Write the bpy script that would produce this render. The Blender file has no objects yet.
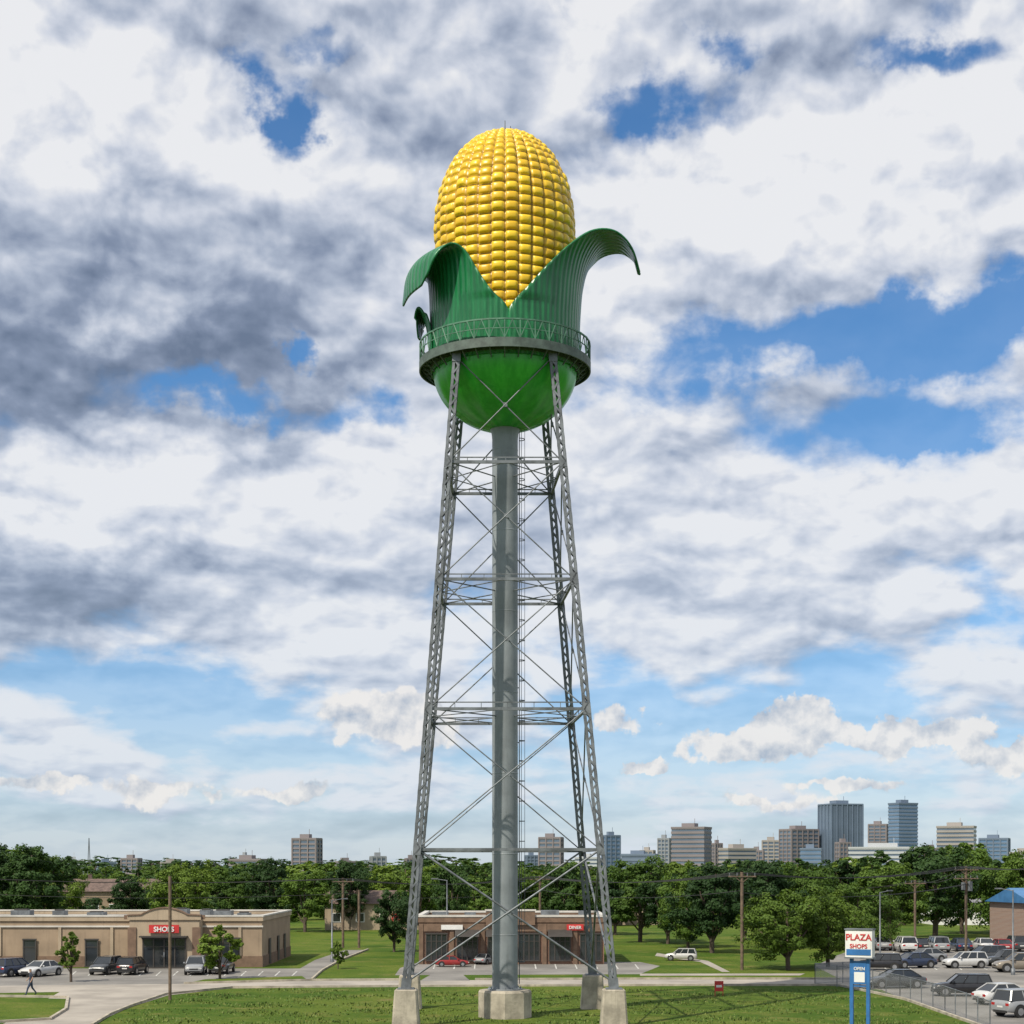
import bpy, math, random
import numpy as np
from mathutils import Vector, Matrix
random.seed(7); RS=np.random.RandomState(7)
H=8.3; F=1650.0; HY=865.0; D=90.0
scene=bpy.context.scene
col=scene.collection
def G(px,py):
    d=H*F/(py-HY); return ((px-512)/F*d, d)
def PX(px,d): return (px-512)/F*d
def ZY(py,d): return H+(HY-py)*d/F
# ---------------- node helpers
def newmat(name):
    m=bpy.data.materials.new(name); m.use_nodes=True
    nt=m.node_tree; b=nt.nodes['Principled BSDF']
    return m,nt,b
class NT:
    def __init__(s,nt): s.nt=nt
    def n(s,t,**k):
        x=s.nt.nodes.new(t)
        for a,v in k.items(): setattr(x,a,v)
        return x
    def put(s,inp,v):
        if isinstance(v,bpy.types.NodeSocket): s.nt.links.new(v,inp)
        else: inp.default_value=v
    def M(s,op,a,b=None,c=None,clamp=False):
        x=s.n('ShaderNodeMath',operation=op); x.use_clamp=clamp
        s.put(x.inputs[0],a)
        if b is not None: s.put(x.inputs[1],b)
        if c is not None: s.put(x.inputs[2],c)
        return x.outputs[0]
    def V(s,op,a,b=None,c=None):
        x=s.n('ShaderNodeVectorMath',operation=op)
        s.put(x.inputs[0],a)
        if b is not None:
            if op=='SCALE': s.put(x.inputs[3],b)
            else: s.put(x.inputs[1],b)
        if c is not None: s.put(x.inputs[2],c)
        return x.outputs[1] if op in('LENGTH','DOT_PRODUCT','DISTANCE') else x.outputs[0]
    def mix(s,f,a,b,mode='MIX'):
        x=s.n('ShaderNodeMix',data_type='RGBA',blend_type=mode)
        s.put(x.inputs[0],f); s.put(x.inputs[6],a if isinstance(a,bpy.types.NodeSocket) else (*a,1)); s.put(x.inputs[7],b if isinstance(b,bpy.types.NodeSocket) else (*b,1))
        return x.outputs[2]
    def noise(s,vec,scale,detail=6,rough=.55,dist=0.0,colr=False,d2=False):
        x=s.n('ShaderNodeTexNoise')
        if d2: x.noise_dimensions='2D'
        if vec is not None: s.put(x.inputs['Vector'],vec)
        x.inputs['Scale'].default_value=scale; x.inputs['Detail'].default_value=detail
        x.inputs['Roughness'].default_value=rough; x.inputs['Distortion'].default_value=dist
        return x.outputs[1] if colr else x.outputs[0]
    def mr(s,v,a,b,c=0.,d=1.,smooth=True):
        x=s.n('ShaderNodeMapRange'); 
        if smooth: x.interpolation_type='SMOOTHSTEP'
        s.put(x.inputs[0],v); x.inputs[1].default_value=a; x.inputs[2].default_value=b
        x.inputs[3].default_value=c; x.inputs[4].default_value=d
        return x.outputs[0]
def mat(name,c,rough=.6,var=.15,scale=3.,metal=0.,bump=0.,spec=.5,c2=None,detail=6,streak=0.):
    m,nt,b=newmat(name); k=NT(nt)
    tc=k.n('ShaderNodeTexCoord').outputs['Object']
    n=k.noise(tc,scale,detail,.6)
    f=k.mr(n,.3,.7)
    c2=c2 or tuple(max(0,x*(1-2*var)) for x in c)
    c1=tuple(min(1,x*(1+var)) for x in c)
    b_=k.mix(f,c2,c1)
    if streak:
        mp=k.n('ShaderNodeMapping'); k.put(mp.inputs[0],tc); mp.inputs['Scale'].default_value=(3,3,.22)
        b_=k.mix(k.mr(k.noise(mp.outputs[0],1.3,6,.65),.52,.72,0,streak),b_,tuple(x*.45 for x in c))
    k.put(b.inputs['Base Color'],b_)
    b.inputs['Roughness'].default_value=rough; b.inputs['Metallic'].default_value=metal
    b.inputs['Specular IOR Level'].default_value=spec
    if bump>0:
        bp=k.n('ShaderNodeBump'); bp.inputs['Strength'].default_value=bump; bp.inputs['Distance'].default_value=.05
        k.put(bp.inputs['Height'],k.noise(tc,scale*6,4,.6)); k.put(b.inputs['Normal'],bp.outputs[0])
    return m
# ---------------- mesh builder
class MB:
    def __init__(s): s.v=[]; s.f=[]; s.m=[]; s.sm=[]
    def add(s,vs,fs,mi=0,smooth=False):
        o=len(s.v); s.v+= [tuple(v) for v in vs]
        for f in fs: s.f.append(tuple(i+o for i in f)); s.m.append(mi); s.sm.append(smooth)
    def box(s,x0,x1,y0,y1,z0,z1,mi=0):
        s.add([(x0,y0,z0),(x1,y0,z0),(x1,y1,z0),(x0,y1,z0),(x0,y0,z1),(x1,y0,z1),(x1,y1,z1),(x0,y1,z1)],
              [(0,3,2,1),(4,5,6,7),(0,1,5,4),(1,2,6,5),(2,3,7,6),(3,0,4,7)],mi)
    def beam(s,a,b,w,h=None,mi=0,n=4,up=None):
        a=Vector(a); b=Vector(b); d=(b-a)
        if d.length<1e-6: return
        d.normalize(); u=Vector(up) if up else (Vector((0,0,1)) if abs(d.z)<.9 else Vector((0,1,0)))
        r=d.cross(u).normalized(); t=r.cross(d).normalized()
        if n==4:
            h=h or w; offs=[r*w/2+t*h/2,-r*w/2+t*h/2,-r*w/2-t*h/2,r*w/2-t*h/2]
        else: offs=[r*(w/2*math.cos(2*math.pi*i/n))+t*(w/2*math.sin(2*math.pi*i/n)) for i in range(n)]
        vs=[a+o for o in offs]+[b+o for o in offs]
        fs=[(i,(i+1)%n,(i+1)%n+n,i+n) for i in range(n)]
        s.add(vs,fs,mi,n>4); s.add(vs,[tuple(range(n))[::-1],tuple(range(n,2*n))],mi)
    def rev(s,prof,c=(0,0),n=48,mi=0,smooth=True,cap=True):
        vs=[];fs=[]
        for r,z in prof:
            for i in range(n):
                a=2*math.pi*i/n; vs.append((c[0]+r*math.cos(a),c[1]+r*math.sin(a),z))
        for j in range(len(prof)-1):
            for i in range(n):
                fs.append((j*n+i,j*n+(i+1)%n,(j+1)*n+(i+1)%n,(j+1)*n+i))
        s.add(vs,fs,mi,smooth)
        if cap:
            s.add([vs[i] for i in range(n)],[tuple(range(n))[::-1]],mi)
            s.add(vs[-n:],[tuple(range(n))],mi)
    def mesh(s,name,mats):
        me=bpy.data.meshes.new(name); me.from_pydata(s.v,[],s.f)
        for m in mats: me.materials.append(m)
        me.polygons.foreach_set('material_index',s.m); me.polygons.foreach_set('use_smooth',s.sm)
        me.update(); return me
    def obj(s,name,mats,parent=None,loc=None,rot=0):
        o=bpy.data.objects.new(name,s.mesh(name,mats)); col.objects.link(o)
        if loc: o.location=loc
        if rot: o.rotation_euler=(0,0,rot)
        if parent: o.parent=parent
        return o
def empty(name,loc=(0,0,0),rot=0):
    e=bpy.data.objects.new(name,None); col.objects.link(e); e.location=loc; e.rotation_euler=(0,0,rot); return e
def sheet(name,pts,z,m):
    me=bpy.data.meshes.new(name); me.from_pydata([(x,y,z) for x,y in pts],[],[tuple(range(len(pts)))])
    me.update()
    if me.polygons[0].normal.z<0: me.flip_normals()
    me.materials.append(m); o=bpy.data.objects.new(name,me); col.objects.link(o); return o

# ---------------- camera
cam=bpy.data.cameras.new('camera'); co=bpy.data.objects.new('camera',cam); col.objects.link(co)
co.location=(0,0,H); co.rotation_euler=(math.radians(90),0,0)
cam.sensor_width=36; cam.lens=F*36/1024; cam.shift_y=(HY-512)/1024; cam.clip_end=30000; cam.clip_start=1
scene.camera=co
scene.view_settings.view_transform='Standard'; scene.view_settings.look='None'; scene.view_settings.exposure=0
# ---------------- sun (high, behind the camera to the left)
el=math.radians(50); azs=math.radians(180+42)
S=Vector((math.sin(azs)*math.cos(el),math.cos(azs)*math.cos(el),math.sin(el)))
sl=bpy.data.lights.new('sun','SUN'); sl.energy=5.0; sl.angle=math.radians(.6); sl.color=(1,.92,.78)
so=bpy.data.objects.new('sun',sl); col.objects.link(so); so.rotation_euler=S.to_track_quat('Z','Y').to_euler(); so.location=(-60,-60,90)
# ---------------- world
w=bpy.data.worlds.new('World'); scene.world=w; w.use_nodes=True
nt=w.node_tree; nt.nodes.clear(); k=NT(nt)
sky=k.n('ShaderNodeTexSky'); sky.sky_type='NISHITA'; sky.sun_disc=False; sky.sun_elevation=el; sky.sun_rotation=azs
sky.air_density=1.0; sky.dust_density=.4; sky.ozone_density=2.5
vec=k.V('NORMALIZE',k.n('ShaderNodeTexCoord').outputs['Generated'])
sp=k.n('ShaderNodeSeparateXYZ'); k.put(sp.inputs[0],vec); x,y,z=sp.outputs
az=k.M('ARCTAN2',x,y); hyp=k.M('SQRT',k.M('MULTIPLY_ADD',x,x,k.M('MULTIPLY',y,y)))
te=k.M('MAXIMUM',k.M('DIVIDE',z,k.M('MAXIMUM',hyp,.05)),0.)
PX_=k.M('MULTIPLY',az,1.65); PY_=k.M('MULTIPLY',te,1.65)
cb=k.n('ShaderNodeCombineXYZ'); k.put(cb.inputs[0],PX_); k.put(cb.inputs[1],PY_); P=cb.outputs[0]
cq=k.n('ShaderNodeCombineXYZ'); k.put(cq.inputs[0],k.M('MULTIPLY',PX_,.90)); k.put(cq.inputs[1],k.M('LOGARITHM',k.M('ADD',PY_,.30),2.718)); Q=cq.outputs[0]
wn=k.noise(P,6,6,.60,colr=True,d2=True)
Pw=k.V('MULTIPLY_ADD',wn,(.20,.14,0),k.V('SUBTRACT',P,(.10,.07,0)))
def blobs(lst,vecs):
    tot=None
    for px,py,rx,ry,amp in lst:
        v_=k.V('MULTIPLY_ADD',vecs,(1/rx,1/ry,0),(-(px-512)/1000/rx,-(HY-py)/1000/ry,0))
        v=k.mr(k.V('LENGTH',v_),0,1.5,amp,0)
        tot=v if tot is None else k.M('ADD',tot,v)
    return tot
n1=k.noise(Q,4.3,9,.50,.0,d2=True)
n1b=k.noise(k.V('ADD',Q,(-.016,.050,0)),4.3,5,.48,.0,d2=True)
n2=k.noise(Q,14,6,.52,.15,d2=True)
n2b=k.noise(k.V('ADD',Q,(-.006,.018,0)),14,3,.50,.15,d2=True)
gaps=blobs([(890,345,.24,.050,-.38),(640,385,.08,.045,-.16),(265,108,.03,.045,-.24),(335,50,.06,.022,-.19),(640,105,.08,.025,-.21),(725,62,.05,.022,-.20),
  (925,74,.09,.022,-.20),(300,372,.022,.018,-.25),(215,415,.06,.022,-.22),(380,428,.09,.022,-.16),(905,440,.08,.018,-.17),(800,645,.30,.03,-.11),
  (760,700,.5,.04,-.10),(150,690,.4,.02,-.03),(480,540,.9,.10,.10)],Pw)
cov=k.M('ADD',k.M('MULTIPLY_ADD',n1,.88,k.M('MULTIPLY',n2,.22)),gaps)
cov=k.M('ADD',cov,k.mr(PY_,.0,.30,-.07,.11))
alpha=k.mr(cov,.41,.60)
dark=blobs([(60,375,.24,.10,.64),(230,400,.10,.06,.22),(60,605,.22,.055,.56),(330,30,.22,.06,.20),(640,45,.20,.06,.12),(330,290,.13,.12,.28),(100,225,.24,.07,.26),(430,140,.12,.07,.14),
  (850,285,.28,.03,.16),(820,485,.2,.03,.08),(900,628,.2,.025,.12),
  (170,335,.06,.045,-.45),(110,130,.16,.055,-.24),(880,190,.26,.08,-.20),(150,500,.3,.045,-.24)],Pw)
emb=k.M('MULTIPLY_ADD',k.M('SUBTRACT',n1,n1b),2.0,k.M('MULTIPLY',k.M('SUBTRACT',n2,n2b),1.25))
thick=k.mr(cov,.58,.90,0,.16)
br=k.M('SUBTRACT',k.M('ADD',.88,emb),k.M('ADD',dark,thick),clamp=True)
ramp=k.n('ShaderNodeValToRGB'); k.put(ramp.inputs[0],br)
e=ramp.color_ramp.elements
e[0].position=0.; e[0].color=(.145,.19,.285,1); e[1].position=1.; e[1].color=(.92,.925,.945,1)
for p,c in ((.3,(.255,.31,.43)),(.55,(.45,.51,.63)),(.78,(.69,.73,.82))):
    q=e.new(p); q.color=(*c,1)
wc=k.noise(P,22,4,.6,colr=True,d2=True)
cum=blobs([(380,718,.075,.034,1.05),(430,724,.03,.026,.9),(745,745,.085,.024,1.05),(800,722,.05,.026,1.05),(885,740,.052,.022,1.05),(950,734,.035,.019,1.),(1005,765,.06,.022,1.05),(640,766,.034,.011,1.),
   (60,785,.07,.011,.85),(170,794,.06,.014,.85),(290,794,.06,.012,.85),(845,785,.09,.011,.85),(1022,712,.015,.020,.9),(620,722,.05,.02,.7),(760,804,.08,.009,.8)],k.V('MULTIPLY_ADD',wc,(.045,.04,0),k.V('SUBTRACT',P,(.0225,.02,0))))
n3=k.noise(P,26,6,.56,d2=True); n3b=k.noise(k.V('ADD',P,(-.003,.011,0)),26,4,.56,d2=True)
a2=k.mr(k.M('MULTIPLY_ADD',k.M('SUBTRACT',n3,.5),1.2,cum),.36,.60)
b2=k.M('MULTIPLY_ADD',k.M('SUBTRACT',n3,n3b),2.6,.76,clamp=True)
ccum=k.mix(b2,(.42,.49,.60),(.94,.91,.88))
hz=k.M('POWER',2.718,k.M('MULTIPLY',te,-9.))
cl=k.mix(k.M('MULTIPLY',hz,.65),ramp.outputs[0],(.60,.71,.84))
blue=k.mix(k.mr(te,0,.20),k.mix(1.,sky.outputs[0],(.62,.76,1.0),'MULTIPLY'),k.mix(1.,sky.outputs[0],(.46,.77,1.0),'MULTIPLY'))
bg1=k.n('ShaderNodeBackground'); k.put(bg1.inputs[0],blue); bg1.inputs[1].default_value=.13
bg2=k.n('ShaderNodeBackground'); k.put(bg2.inputs[0],k.mix(k.M('MULTIPLY',a2,.92),cl,ccum)); bg2.inputs[1].default_value=.93
haze=k.M('MULTIPLY',k.M('POWER',2.718,k.M('MULTIPLY',te,-8.)),.62)
ms=k.n('ShaderNodeMixShader'); k.put(ms.inputs[0],k.M('MAXIMUM',k.M('MAXIMUM',k.M('MULTIPLY',alpha,.96),haze),k.M('MULTIPLY',a2,.92))); nt.links.new(bg1.outputs[0],ms.inputs[1]); nt.links.new(bg2.outputs[0],ms.inputs[2])
out=k.n('ShaderNodeOutputWorld'); nt.links.new(ms.outputs[0],out.inputs[0])
w.cycles.sampling_method='MANUAL'; w.cycles.sample_map_resolution=256

# ---------------- materials
steel=mat('galvanised_steel',(.155,.17,.185),.5,.22,1.5,metal=.2)
steel_dk=mat('steel_dark',(.09,.105,.12),.55,.2,2)
pipe_m=mat('pipe_paint',(.22,.245,.265),.45,.12,.6,bump=.05,detail=9,streak=.4)
conc=mat('concrete',(.38,.34,.27),.85,.18,1.2,bump=.3,streak=.5)
white=mat('white_paint',(.70,.70,.68),.6,.06,1)
glass=mat('window_glass',(.025,.03,.035),.08,.2,.3,spec=.8)
asph=mat('asphalt',(.20,.19,.175),.9,.18,.2,bump=.2,detail=10)
road_m=mat('road_concrete',(.32,.29,.25),.9,.14,.25,bump=.2,detail=10)
wood=mat('weathered_wood',(.14,.10,.07),.85,.2,3)
rubber=mat('rubber',(.02,.02,.02),.8,.1,2)
rimm=mat('wheel_rim',(.45,.45,.46),.3,.1,2,metal=.8)
redp=mat('red_paint',(.50,.03,.03),.45,.1,2)
bluep=mat('blue_paint',(.03,.14,.36),.45,.1,2)
corn_m,nt2,b=newmat('corn_yellow_paint'); k2=NT(nt2)
at=k2.n('ShaderNodeAttribute'); at.attribute_name='kr'
tc=k2.n('ShaderNodeTexCoord').outputs['Object']
c=k2.mix(at.outputs['Fac'],(.66,.39,.010),(.80,.55,.020))
c=k2.mix(k2.mr(k2.noise(tc,.9,8,.65),.5,.75,0,.3),c,(.56,.31,.01))
at2=k2.n('ShaderNodeAttribute'); at2.attribute_name='groove_shade'
c=k2.mix(k2.M('MULTIPLY',at2.outputs['Fac'],.8),c,(.22,.10,.006))  # crevice shade between kernels painted into the base colour
k2.put(b.inputs['Base Color'],c); b.inputs['Roughness'].default_value=.36
def huskmat(name,c1,c2,ribs,rstr=.28,rough=.32):
    m,n_,b=newmat(name); q=NT(n_)
    tc=q.n('ShaderNodeTexCoord').outputs['Object']; s_=q.n('ShaderNodeSeparateXYZ'); q.put(s_.inputs[0],tc)
    a=q.M('ARCTAN2',s_.outputs[0],s_.outputs[1]); wv=q.M('SINE',q.M('MULTIPLY',a,ribs))
    stv=q.n('ShaderNodeMapping'); q.put(stv.inputs[0],tc); stv.inputs['Scale'].default_value=(1.5,1.5,.25)
    st=q.noise(stv.outputs[0],2.2,9,.65)
    c=q.mix(q.mr(st,.35,.7),c1,c2); c=q.mix(q.mr(wv,-1,1,rstr,0),c,(.005,.05,.02))
    c=q.mix(q.mr(q.noise(tc,5,8,.7),.58,.8,0,.2),c,(.08,.20,.10))
    q.put(b.inputs['Base Color'],c); b.inputs['Roughness'].default_value=rough
    bp=q.n('ShaderNodeBump'); bp.inputs['Strength'].default_value=.4; bp.inputs['Distance'].default_value=.05
    q.put(bp.inputs['Height'],wv); q.put(b.inputs['Normal'],bp.outputs[0]); return m
husk_m=huskmat('husk_green_paint',(.006,.120,.040),(.016,.205,.068),80)
bowl_m=huskmat('bowl_green_paint',(.025,.33,.025),(.05,.43,.04),16,.10)

# ---------------- TOWER
TX=PX(505,D); T=empty('corn_water_tower',(TX,D,0))
def cat(pts,n):
    pts=np.array(pts,float); out=[]
    ext=np.vstack([2*pts[0]-pts[1],pts,2*pts[-1]-pts[-2]])
    seg=len(pts)-1
    for i in range(n+1):
        t=i/n*seg; j=min(int(t),seg-1); u=t-j
        p0,p1,p2,p3=ext[j:j+4]
        out.append(.5*((2*p1)+(-p0+p2)*u+(2*p0-5*p1+4*p2-p3)*u*u+(-p0+3*p1-3*p2+p3)*u**3))
    return out
def prof(z):
    zc=42.7; R=3.76; Hh=5.4
    if z<zc: return R-(.10*(zc-z)/6)**1.0
    q=min(1,(z-zc)/Hh); return R*max(0,1-q**2.1)**(1/2.1)
zc=42.7
samp=[(prof(zz_),zz_) for zz_ in np.linspace(36.3,zc,200)]
samp+=[(3.76*math.cos(t)**(2/2.1),zc+5.4*math.sin(t)**(2/2.1)) for t in np.linspace(0,math.pi/2-.0001,400)][1:]
samp=np.array(samp); ds=np.r_[0,np.cumsum(np.hypot(*np.diff(samp,axis=0).T))]
rows=[0.]
while rows[-1]<ds[-1]-.12:
    r=np.interp(rows[-1],ds,samp[:,0]); rows.append(rows[-1]+.22+.30*(r/3.76))
rows[-1]=ds[-1]
NC=32; A=8; B=7
vs=[];kr=[];gr=[];fs=[]
rk=RS.rand(len(rows),NC)
nu=NC*A
colj=RS.uniform(-.5,.5,NC)
for j in range(len(rows)-1):
    for bi in range(B+(1 if j==len(rows)-2 else 0)):
        bb=bi/B*2-1
        for i in range(NC):
            for ai in range(A):
                aa=ai/A*2-1
                s=rows[j]+(bb+1)/2*(rows[j+1]-rows[j])
                s=min(ds[-1],max(0,s+colj[i]*.20*(1-abs(aa)**6)*(0 if j>=len(rows)-3 else 1)))
                r=np.interp(s,ds,samp[:,0]); z_=np.interp(s,ds,samp[:,1])
                r2=np.interp(min(ds[-1],s+.05),ds,samp[:,0]);z2=np.interp(min(ds[-1],s+.05),ds,samp[:,1])
                r1=np.interp(max(0,s-.05),ds,samp[:,0]);z1=np.interp(max(0,s-.05),ds,samp[:,1])
                tx,tz=r2-r1,z2-z1; L=math.hypot(tx,tz)+1e-9
                e_=(max(0,1-abs(aa)**3.0))**.5*(max(0,1-abs(bb)**3.0))**.5
                h=(.08+.14*min(1,r/3))*min(1,r/1.0+.1)*e_*(.8+.4*rk[j,i])
                an=2*math.pi*(i+(aa+1)/2)/NC
                rr=max(0,r+h*tz/L-.10); zz2=z_-h*tx/L
                vs.append((rr*math.cos(an),rr*math.sin(an),zz2)); kr.append(rk[j,i]); gr.append(1-min(1,e_*1.7))
nr=len(vs)//nu
for j in range(nr-1):
    for i in range(nu): fs.append((j*nu+i,j*nu+(i+1)%nu,(j+1)*nu+(i+1)%nu,(j+1)*nu+i))
me=bpy.data.meshes.new('corn_cob'); me.from_pydata(vs,[],fs); me.materials.append(corn_m)
a_=me.attributes.new('kr','FLOAT','POINT'); a_.data.foreach_set('value',kr)
a_=me.attributes.new('groove_shade','FLOAT','POINT'); a_.data.foreach_set('value',gr)
me.polygons.foreach_set('use_smooth',[True]*len(fs)); me.update()
o=bpy.data.objects.new('corn_cob',me); col.objects.link(o); o.parent=T
mb=MB(); mb.rev([(.25,48.0),(.25,48.15),(.08,48.2),(.08,48.45),(.03,48.5),(.02,48.9)],n=12); mb.beam((.3,0,48.0),(.3,0,48.6),.04,n=6); mb.obj('beacon',[steel_dk],T)
def leaf(name,phi,pts,n=44,m=44,sag=0):
    pts=cat(pts,n); vs=[];fs=[]
    for (R,Z,W) in pts:
        for i in range(m+1):
            u=i/m*2-1; a=math.radians(phi+u*W)
            r=R+.12*(abs(u)**3)*(1 if Z>38 else 0)
            vs.append((r*math.sin(a),-r*math.cos(a),Z-sag*abs(u)**2*max(0,(R-4.2))))
    for j in range(n):
        for i in range(m): fs.append((j*(m+1)+i,j*(m+1)+i+1,(j+1)*(m+1)+i+1,(j+1)*(m+1)+i))
    me=bpy.data.meshes.new(name); me.from_pydata(vs,[],fs); me.materials.append(husk_m); me.polygons.foreach_set('use_smooth',[True]*len(fs)); me.update()
    o=bpy.data.objects.new(name,me); col.objects.link(o); o.parent=T
    s=o.modifiers.new('t','SOLIDIFY'); s.thickness=.09; s.offset=0
leaf('husk_leaf_1',82,[(4.02,35.0,79),(4.04,37.2,79),(4.10,38.5,65),(4.22,39.7,51),(4.55,40.9,36),(5.25,41.85,23),(6.2,41.95,15),(6.9,41.3,9),(7.25,40.2,1.5)])
leaf('husk_leaf_2',-70,[(4.0,35.0,73),(4.02,37.2,73),(4.06,38.3,60),(4.10,39.4,50),(4.22,40.3,43),(4.58,40.72,37),(5.02,40.55,33),(5.36,40.0,29),(5.45,39.2,24),(5.42,38.7,18)])
leaf('husk_leaf_3',-172,[(3.97,35.0,48),(3.98,37.5,46),(4.05,39.0,38),(4.3,40.5,26),(4.9,41.3,16),(5.5,40.9,8),(5.7,40.2,1)])
leaf('husk_leaf_4',-98,[(4.08,35.4,26),(4.2,37.2,25),(4.42,38.1,22),(4.66,38.45,17),(4.8,38.0,12),(4.78,37.2,3)])
mb=MB()
R0=3.93
pr=[(.72,32.05)]+[(R0*math.sin(t),35.3-3.35*math.cos(t)) for t in np.linspace(.2,math.pi/2,22)]+[(R0,37.35)]
mb.rev(pr,n=96); mb.obj('tank_bowl',[bowl_m],T)
# balcony
mb=MB(); zd=35.5
mb.rev([(3.95,zd-.06),(4.66,zd-.06),(4.66,zd),(3.95,zd)],n=72,smooth=False,cap=False)
mb.rev([(4.60,zd-.36),(4.68,zd-.36),(4.68,zd+.12),(4.60,zd+.12),(4.60,zd-.36)],n=72,smooth=False,cap=False)
mb.rev([(3.95,zd-.34),(4.1,zd-.34),(4.1,zd-.07)],n=72,smooth=False,cap=False)
NP=36
for i in range(NP):
    a=2*math.pi*i/NP; a2_=2*math.pi*(i+1)/NP; am=(a+a2_)/2
    p=lambda an,r,z:(r*math.cos(an),r*math.sin(an),z)
    mb.beam(p(a,4.64,zd),p(a,4.64,zd+1.08),.06,mi=1)
    mb.beam(p(a,4.0,zd-.12),p(a,4.62,zd-.12),.08,.16)
    mb.beam(p(a,4.0,zd-.7),p(a,4.6,zd-.15),.06)
    for z_,t in ((1.08,.08),(.6,.045)): mb.beam(p(a,4.64,zd+z_),p(a2_,4.64,zd+z_),t,mi=1)
    mb.beam(p(a,4.64,zd+.1),p(am,4.64,zd+1.05),.045,mi=1); mb.beam(p(am,4.64,zd+1.05),p(a2_,4.64,zd+.1),.045,mi=1)
rail_m=mat('balcony_green_paint',(.07,.18,.115),.5,.2,2)
mb.obj('balcony',[mat('balcony_deck',(.08,.11,.095),.6,.2,2),rail_m],T)
# legs
tops=[(-2.5,-3.25),(2.5,-3.25),(2.10,3.45),(-2.42,3.35)]
bots=[(-5.05,-5.4),(5.60,-5.4),(5.05,5.5),(-5.55,5.55)]
ZT=35.3; ZB=2.0
def legp(i,z):
    t=(z-ZB)/(ZT-ZB); return Vector((bots[i][0]*(1-t)+tops[i][0]*t,bots[i][1]*(1-t)+tops[i][1]*t,z))
mb=MB()
for i in range(4):
    a=legp(i,ZB); b_=legp(i,ZT); d=(b_-a).normalized()
    r=Vector((1,0,0)); r=(r-d*r.dot(d)).normalized(); f=d.cross(r).normalized()
    hw=.18; hd=.15
    for sx in (-1,1):
        o_=r*hw*sx
        mb.beam(a+o_,b_+o_,.03,.32,up=f)
        for sy in (-1,1):
            q=o_-r*.06*sx+f*hd*sy
            mb.beam(a+q,b_+q,.13,.03,up=f)
    n=int((b_-a).length/.42)
    for j in range(n):
        p0=a+(b_-a)*(j/n); p1=a+(b_-a)*((j+1)/n); s=1 if j%2 else -1
        for sy in (-1,1):
            mb.beam(p0+r*hw*s*.8+f*(hd+.02)*sy,p1-r*hw*s*.8+f*(hd+.02)*sy,.085,.02,mi=0,up=f)
            mb.beam(p0+f*hd*s*.8+r*(hw+.02)*sy,p1-f*hd*s*.8+r*(hw+.02)*sy,.02,.06,mi=1,up=f)
    for z_ in (9.1,16.4,23.2,29.4):
        c_=legp(i,z_); mb.beam(c_-d*.3,c_+d*.3,.41,.36,up=f)
    mb.beam(a-d*.02,a+d*.5,.50,.45,up=f); mb.box(a.x-.42,a.x+.42,a.y-.42,a.y+.42,ZB-.06,ZB,0)
    mb.beam(b_-d*.6,b_,.44,.40,up=f)
mb.obj('tower_legs',[steel,steel_dk],T)
mb=MB()
lv=[(9.1,.0),(16.4,.34),(23.2,.26),(29.4,.24)]
levels=[2.3]+[l[0] for l in lv]+[35.0]
for (z_,h) in lv:
    for i in range(4):
        a=legp(i,z_); b_=legp((i+1)%4,z_)
        mb.beam(a,b_,.13,.15)
        if h:
            mb.beam(a+Vector((0,0,h)),b_+Vector((0,0,h)),.05,.06)
            for j in range(1,6): p=a.lerp(b_,j/6); mb.beam(p,p+Vector((0,0,h)),.035)
        m1=a.lerp(b_,.5); c_=legp((i+1)%4,z_).lerp(legp((i+2)%4,z_),.5); mb.beam(m1,c_,.06,n=6)
    for i in (0,1): mb.beam(legp(i,z_),legp(i+2,z_),.07,n=6)
for kx in range(len(levels)-1):
    z0,z1=levels[kx],levels[kx+1]
    for i in range(4):
        j=(i+1)%4; th=.12 if kx==0 else .075
        nr_=(legp(j,z0)-legp(i,z0)).cross(Vector((0,0,1))).normalized()*.05
        mb.beam(legp(i,z0)+nr_,legp(j,z1)+nr_,th,n=6); mb.beam(legp(j,z0)-nr_,legp(i,z1)-nr_,th,n=6)
        A0,B0,C0,D0=legp(i,z0),legp(j,z1),legp(j,z0),legp(i,z1)
        w0=(C0-A0).length; w1=(B0-D0).length; t=w0/(w0+w1); cpt=A0.lerp(B0,t); dd=(C0-A0).normalized()
        mb.beam(cpt-dd*.11,cpt+dd*.11,.14,.22)
mb.obj('cross_bracing',[steel,steel_dk],T)
mb=MB()
mb.rev([(.95,1.5),(.95,1.58)],n=40,smooth=False)
mb.rev([(.70,1.56),(.70,31.5),(.73,31.8),(.80,32.0),(.92,32.3)],n=48)
for z_ in np.arange(4.5,31.5,4.4): mb.rev([(.700,z_-.035),(.708,z_-.02),(.708,z_+.02),(.700,z_+.035)],n=48,cap=False)
for q in range(12):
    a=q*math.pi/6; mb.beam((.85*math.cos(a),.85*math.sin(a),1.5),(.85*math.cos(a),.85*math.sin(a),1.68),.07,n=6)
mb.obj('riser_pipe',[pipe_m],T)
mb=MB()
lx=.78; ly=.35
for s in (-.2,.2): mb.beam((lx,ly+s,1.8),(lx,ly+s,33.2),.05,.05)
for z_ in np.arange(1.9,33,.32): mb.beam((lx,ly-.2,z_),(lx,ly+.2,z_),.03)
for z_ in np.arange(3,33,1.1):
    pts=[(lx+.30*math.sin(t),ly-.3*math.cos(t),z_) for t in np.linspace(0,math.pi,7)]
    for p,q in zip(pts,pts[1:]): mb.beam(p,q,.03,.04)
for t in np.linspace(.4,math.pi-.4,3): mb.beam((lx+.30*math.sin(t),ly-.3*math.cos(t),3),(lx+.30*math.sin(t),ly-.3*math.cos(t),33),.025)
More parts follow.
